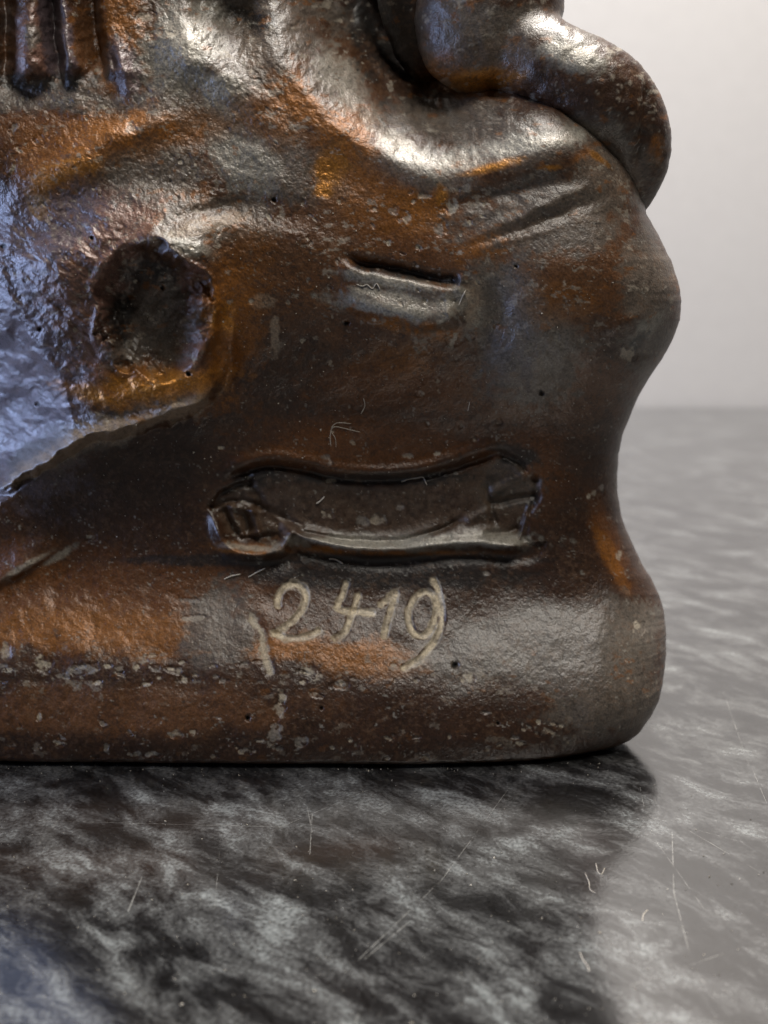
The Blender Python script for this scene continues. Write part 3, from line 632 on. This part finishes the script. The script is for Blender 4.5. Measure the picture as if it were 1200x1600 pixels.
names = ['rock', 'drapery', 'tablet', 'ribbon', 'numeral_two', 'numeral_four', 'numeral_one', 'numeral_nine']
PART[poly_in(fu, fv, DRAPE_POLY)] = 1
PART[poly_in(fu, fv, PLATE_POLY)] = 2
PART[poly_in(fu, fv, RIB_POLY)] = 3
for i, (nm, strokes) in enumerate(DIGITS.items()):
    for st in strokes:
        L = smooth_line(st, 4); a = window(fu, fv, L, 14); d, _, _ = line_dist(fu[a], fv[a], L); PART[a[d < 9.0]] = 4 + i
PART[~FRONT] = 0
COLU, COLV = U.ravel(), V.ravel()
parts = {}
for i, nm in enumerate(names):
    f = quad[PART == i]
    vid, inv = np.unique(f, return_inverse=True); f = inv.reshape(-1, 4)
    me = bpy.data.meshes.new(nm)
    me.vertices.add(len(vid)); me.vertices.foreach_set('co', co[vid].astype(np.float32).ravel())
    me.loops.add(f.size); me.loops.foreach_set('vertex_index', f.astype(np.int32).ravel())
    me.polygons.add(len(f)); me.polygons.foreach_set('loop_start', np.arange(0, f.size, 4, dtype=np.int32))
    me.polygons.foreach_set('use_smooth', np.ones(len(f), bool))
    me.update(calc_edges=True)
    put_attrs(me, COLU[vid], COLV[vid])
    me.normals_split_custom_set_from_vertices(nrm[vid].astype(np.float32))
    me.materials.append(PAT)
    o = bpy.data.objects.new(nm, me); C.objects.link(o); o.parent = root; parts[nm] = o
parts['rock']['label'] = 'dark brown rock with pitted left outcrop, boulder and moulded foot'
parts['ribbon']['label'] = 'relief ribbon banner with curled ends and bright lower edge'

# ------------------------------------------------------------------ limb that hangs over the ledge
def limb():
    bm = bmesh.new()
    def loft(spine, seg=40):
        """spine: (u, v, Y, radius across, radius along view)"""
        P = smooth_line(spine, 8); rings = []
        cen = np.array([place(p[0], p[1], p[2]) for p in P])
        for i, p in enumerate(P):
            tg = cen[min(i + 1, len(P) - 1)] - cen[max(i - 1, 0)]; tg /= np.linalg.norm(tg)
            vw = np.array([0, 1.0, 0]); vw -= tg * vw.dot(tg); vw /= np.linalg.norm(vw); sd = np.cross(tg, vw)
            rings.append([bm.verts.new((cen[i] + (sd * math.cos(a) * p[3] + vw * math.sin(a) * p[4]) * PX * 1.05) * CM) for a in np.linspace(0, 2 * math.pi, seg, endpoint=False)])
        for r0, r1 in zip(rings[:-1], rings[1:]):
            for k in range(seg): bm.faces.new((r0[k], r0[(k + 1) % seg], r1[(k + 1) % seg], r1[k]))
        bm.faces.new(rings[0][::-1]); bm.faces.new(rings[-1])
    loft([(800, -250, 250, 95, 90), (790, -100, 220, 92, 90), (776, -20, 195, 104, 100), (760, 42, 170, 108, 96), (752, 84, 158, 92, 78), (752, 118, 165, 66, 56), (754, 154, 175, 12, 14)])
    loft([(640, -520, 300, 150, 120), (650, -380, 290, 150, 120), (680, -250, 280, 130, 110), (700, -150, 260, 100, 90), (720, -60, 240, 60, 60)])  # unseen body mass above the frame, added to shade the gap
    loft([(650, -300, 290, 80, 70), (648, -60, 275, 66, 64), (655, 50, 275, 52, 56), (668, 110, 280, 30, 40), (675, 140, 285, 8, 10)])  # rear stub, added to keep window light off the calf
    loft([(760, 50, 170, 60, 60), (810, 76, 146, 66, 70), (860, 108, 130, 66, 78), (905, 134, 120, 71, 80), (940, 163, 122, 74, 80), (968, 198, 134, 70, 76), (984, 240, 150, 62, 66), (990, 285, 172, 45, 52), (997, 318, 190, 20, 30), (1002, 336, 200, 5, 8)])
    bmesh.ops.recalc_face_normals(bm, faces=bm.faces[:])
    me = bpy.data.meshes.new('limb_form'); bm.to_mesh(me); bm.free()
    o = bpy.data.objects.new('limb_form', me); C.objects.link(o)
    md = o.modifiers.new('r', 'REMESH'); md.mode = 'VOXEL'; md.voxel_size = .00040; md.use_smooth_shade = True
    sm = o.modifiers.new('s', 'SMOOTH'); sm.factor = .5; sm.iterations = 45
    dg = bpy.context.evaluated_depsgraph_get(); dg.update()
    m2 = bpy.data.meshes.new_from_object(o.evaluated_get(dg)); m2.name = 'limb'
    bpy.data.objects.remove(o)
    n = len(m2.vertices); p = np.empty(n * 3, np.float32); m2.vertices.foreach_get('co', p); p = p.reshape(-1, 3).astype(float)
    nn = np.empty(n * 3, np.float32); m2.vertices.foreach_get('normal', nn); nn = nn.reshape(-1, 3)
    # photograph coordinates of each vertex, only to place the worn patches and painted highlights
    d = p / CM - np.array([0, -DIST, CAMH]); dep = d[:, 1] * CT - d[:, 2] * ST; up = d[:, 1] * ST + d[:, 2] * CT
    u = 600 + FPX * d[:, 0] / dep; v = 800 - FPX * up / dep
    h = 3.2 * fbm(N1, u / 60, v / 60, 3) + 1.1 * fbm(N2, u / 15, v / 15, 3) + .5 * fbm(N4, u / 6, v / 6, 2)
    d, _, f = line_dist(u, v, smooth_line([(1006, 128), (1012, 160), (1006, 200), (998, 235), (984, 262)], 4)); h -= 6 * np.exp(-(d / 5.0) ** 2) * sstep(0, .15, f) * sstep(1, .85, f)
    p += nn * (h * PX * CM)[:, None]
    m2.vertices.foreach_set('co', p.astype(np.float32).ravel()); m2.update()
    m2.polygons.foreach_set('use_smooth', np.ones(len(m2.polygons), bool))
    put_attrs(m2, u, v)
    m2.materials.clear(); m2.materials.append(PAT)
    q = bpy.data.objects.new('limb', m2); C.objects.link(q); q.parent = root
    q['label'] = 'smooth rounded limb drooping over the ledge of the rock'
limb()
print('verts', R * Cc)

# ------------------------------------------------------------------ lint and dust lying on the statue and the table
def tube(name, pts, r, on_table=False, parent=None):
    P = smooth_line(pts, 5) if len(pts) > 2 else np.array(pts, float)
    if on_table:
        x, y, z = ray(P[:, 0], P[:, 1]); k = -CAMH / z; W3 = np.stack([k * x, k * y - DIST, np.full(len(P), r * PX)], 1)
    else:
        Yd = relief(P[:, 0], P[:, 1]) - r - .4
        W3 = np.stack(place(P[:, 0], P[:, 1], Yd), 1)
    bm = bmesh.new(); rings = []
    for i in range(len(W3)):
        tg = W3[min(i + 1, len(W3) - 1)] - W3[max(i - 1, 0)]; tg = tg / np.linalg.norm(tg)
        a = np.cross(tg, (0.3, 1, .2)); a /= np.linalg.norm(a); b = np.cross(tg, a)
        rr = r * PX * (1 if 0 < i < len(W3) - 1 else .5)
        rings.append([bm.verts.new((W3[i] + (a * math.cos(q) + b * math.sin(q)) * rr) * CM) for q in np.linspace(0, 2 * math.pi, 6, endpoint=False)])
    for r0, r1 in zip(rings[:-1], rings[1:]):
        for k in range(6): bm.faces.new((r0[k], r0[(k + 1) % 6], r1[(k + 1) % 6], r1[k]))
    bm.faces.new(rings[0]); bm.faces.new(rings[-1][::-1])
    bmesh.ops.recalc_face_normals(bm, faces=bm.faces[:])
    me = bpy.data.meshes.new(name); bm.to_mesh(me); bm.free(); me.materials.append(LINT)
    o = bpy.data.objects.new(name, me); C.objects.link(o); return o
for label, pts, r, tab in (
    ('fine pale hair bent in a hook on the brown wall above the ribbon', [(517, 697), (516, 680), (522, 667), (545, 671), (563, 675)], .55, False),
    ('second fine hair crossing the hooked hair above the ribbon, curving right', [(525, 699), (524, 685), (517, 672), (526, 661), (548, 662)], .45, False),
    ('curled hair caught under the upper edge of the ribbon relief', [(627, 753), (638, 749), (652, 747), (661, 746), (667, 758)], .7, False),
    ('wavy pale hair lying across the face of the small raised tablet', [(557, 444), (566, 447), (574, 445), (582, 451), (588, 443), (594, 452)], .7, False),
    ('short straight white fibre at the right end of the small tablet', [(728, 453), (722, 465), (717, 477)], .9, False),
    ('short upright fibre on the brown wall below the small tablet', [(731, 642), (734, 628)], .9, False),
    ('thin curved fibre on the wall above the hooked hair', [(564, 647), (570, 634), (568, 622)], .6, False),
    ('short pale fibre slanting on the left half of the ribbon', [(494, 787), (500, 783), (507, 776)], 1.1, False),
    ('white sliver of lint just below the ribbon, above the numeral four', [(514, 873), (524, 874), (536, 881)], 1.2, False),
    ('pale sliver of lint below the left ribbon end', [(350, 905), (362, 900), (376, 897)], 1.1, False),
    ('white sliver of lint slanting below the left ribbon end, right of another', [(388, 902), (400, 895), (414, 888)], .9, False),
    ('crooked white fibre on the table at the edge of the dark reflection', [(914, 1364), (920, 1378), (922, 1390), (931, 1396)], .35, True),
    ('tiny forked white fibre on the table above the crooked one', [(931, 1349), (934, 1362), (940, 1366), (945, 1356)], .35, True),
    ('beaded thin fibre on the table in the dark streak low right', [(906, 1489), (911, 1500), (918, 1510), (920, 1518)], .45, True),
    ('thin hooked hair on the brown right side of the table', [(1012, 1422), (1005, 1430), (1004, 1440)], .45, True)):
    o = tube('lint_fibre', pts, r, tab); o['label'] = label; o['category'] = 'fibre'; o['group'] = 'stray lint fibres'

def flecks(name, pos, size, seed):
    g = np.random.default_rng(seed); V3 = []; F = []
    T = np.array([(1, 0, -.7), (-.5, .87, -.7), (-.5, -.87, -.7), (0, 0, 1)]) 
    for p, s_ in zip(pos, size):
        q = T * g.uniform(.5, 1.3, (4, 3)); a = g.uniform(0, 6.28); c_, n_ = math.cos(a), math.sin(a)
        q = np.stack([q[:, 0] * c_ - q[:, 1] * n_, q[:, 2] * .8, q[:, 0] * n_ + q[:, 1] * c_], 1) * g.uniform(.6, 1.4, 3)
        b = len(V3); V3 += list(p + q * s_ * PX * CM); F += [(b, b + 1, b + 2), (b, b + 3, b + 1), (b + 1, b + 3, b + 2), (b + 2, b + 3, b)]
    me = bpy.data.meshes.new(name); me.from_pydata([tuple(x) for x in V3], [], F); me.materials.append(LINT)
    o = bpy.data.objects.new(name, me); C.objects.link(o); o['kind'] = 'stuff'; return o
g = np.random.default_rng(3)
du_ = g.uniform(10, 960, 1400); dv_ = g.uniform(330, 1170, 1400)
ok = (np.interp(dv_, SIL[:, 0], SIL[:, 1]) - 60 > du_) & (dv_ < 1035); du_, dv_ = du_[ok], dv_[ok]
pp = np.stack(place(du_, dv_, relief(du_, dv_) - .3), 1) * CM
d1 = flecks('dust', pp, np.clip(g.lognormal(-.35, .45, len(du_)), .3, 2.0), 5); d1.parent = root
tu = g.uniform(0, 1200, 700); tv = 1215 + 400 * g.random(700) ** .8; tv[:90] = g.uniform(1192, 1212, 90); tu[:90] = g.uniform(0, 960, 90)
x, y, z = ray(tu, tv); kk = -CAMH / z
d2 = flecks('dust', np.stack([kk * x, kk * y - DIST, np.full(700, .004)], 1) * CM, np.clip(g.lognormal(-.35, .5, 700), .3, 2.2), 6)
d2['label'] = 'scattered pale dust specks on the black marbled table'
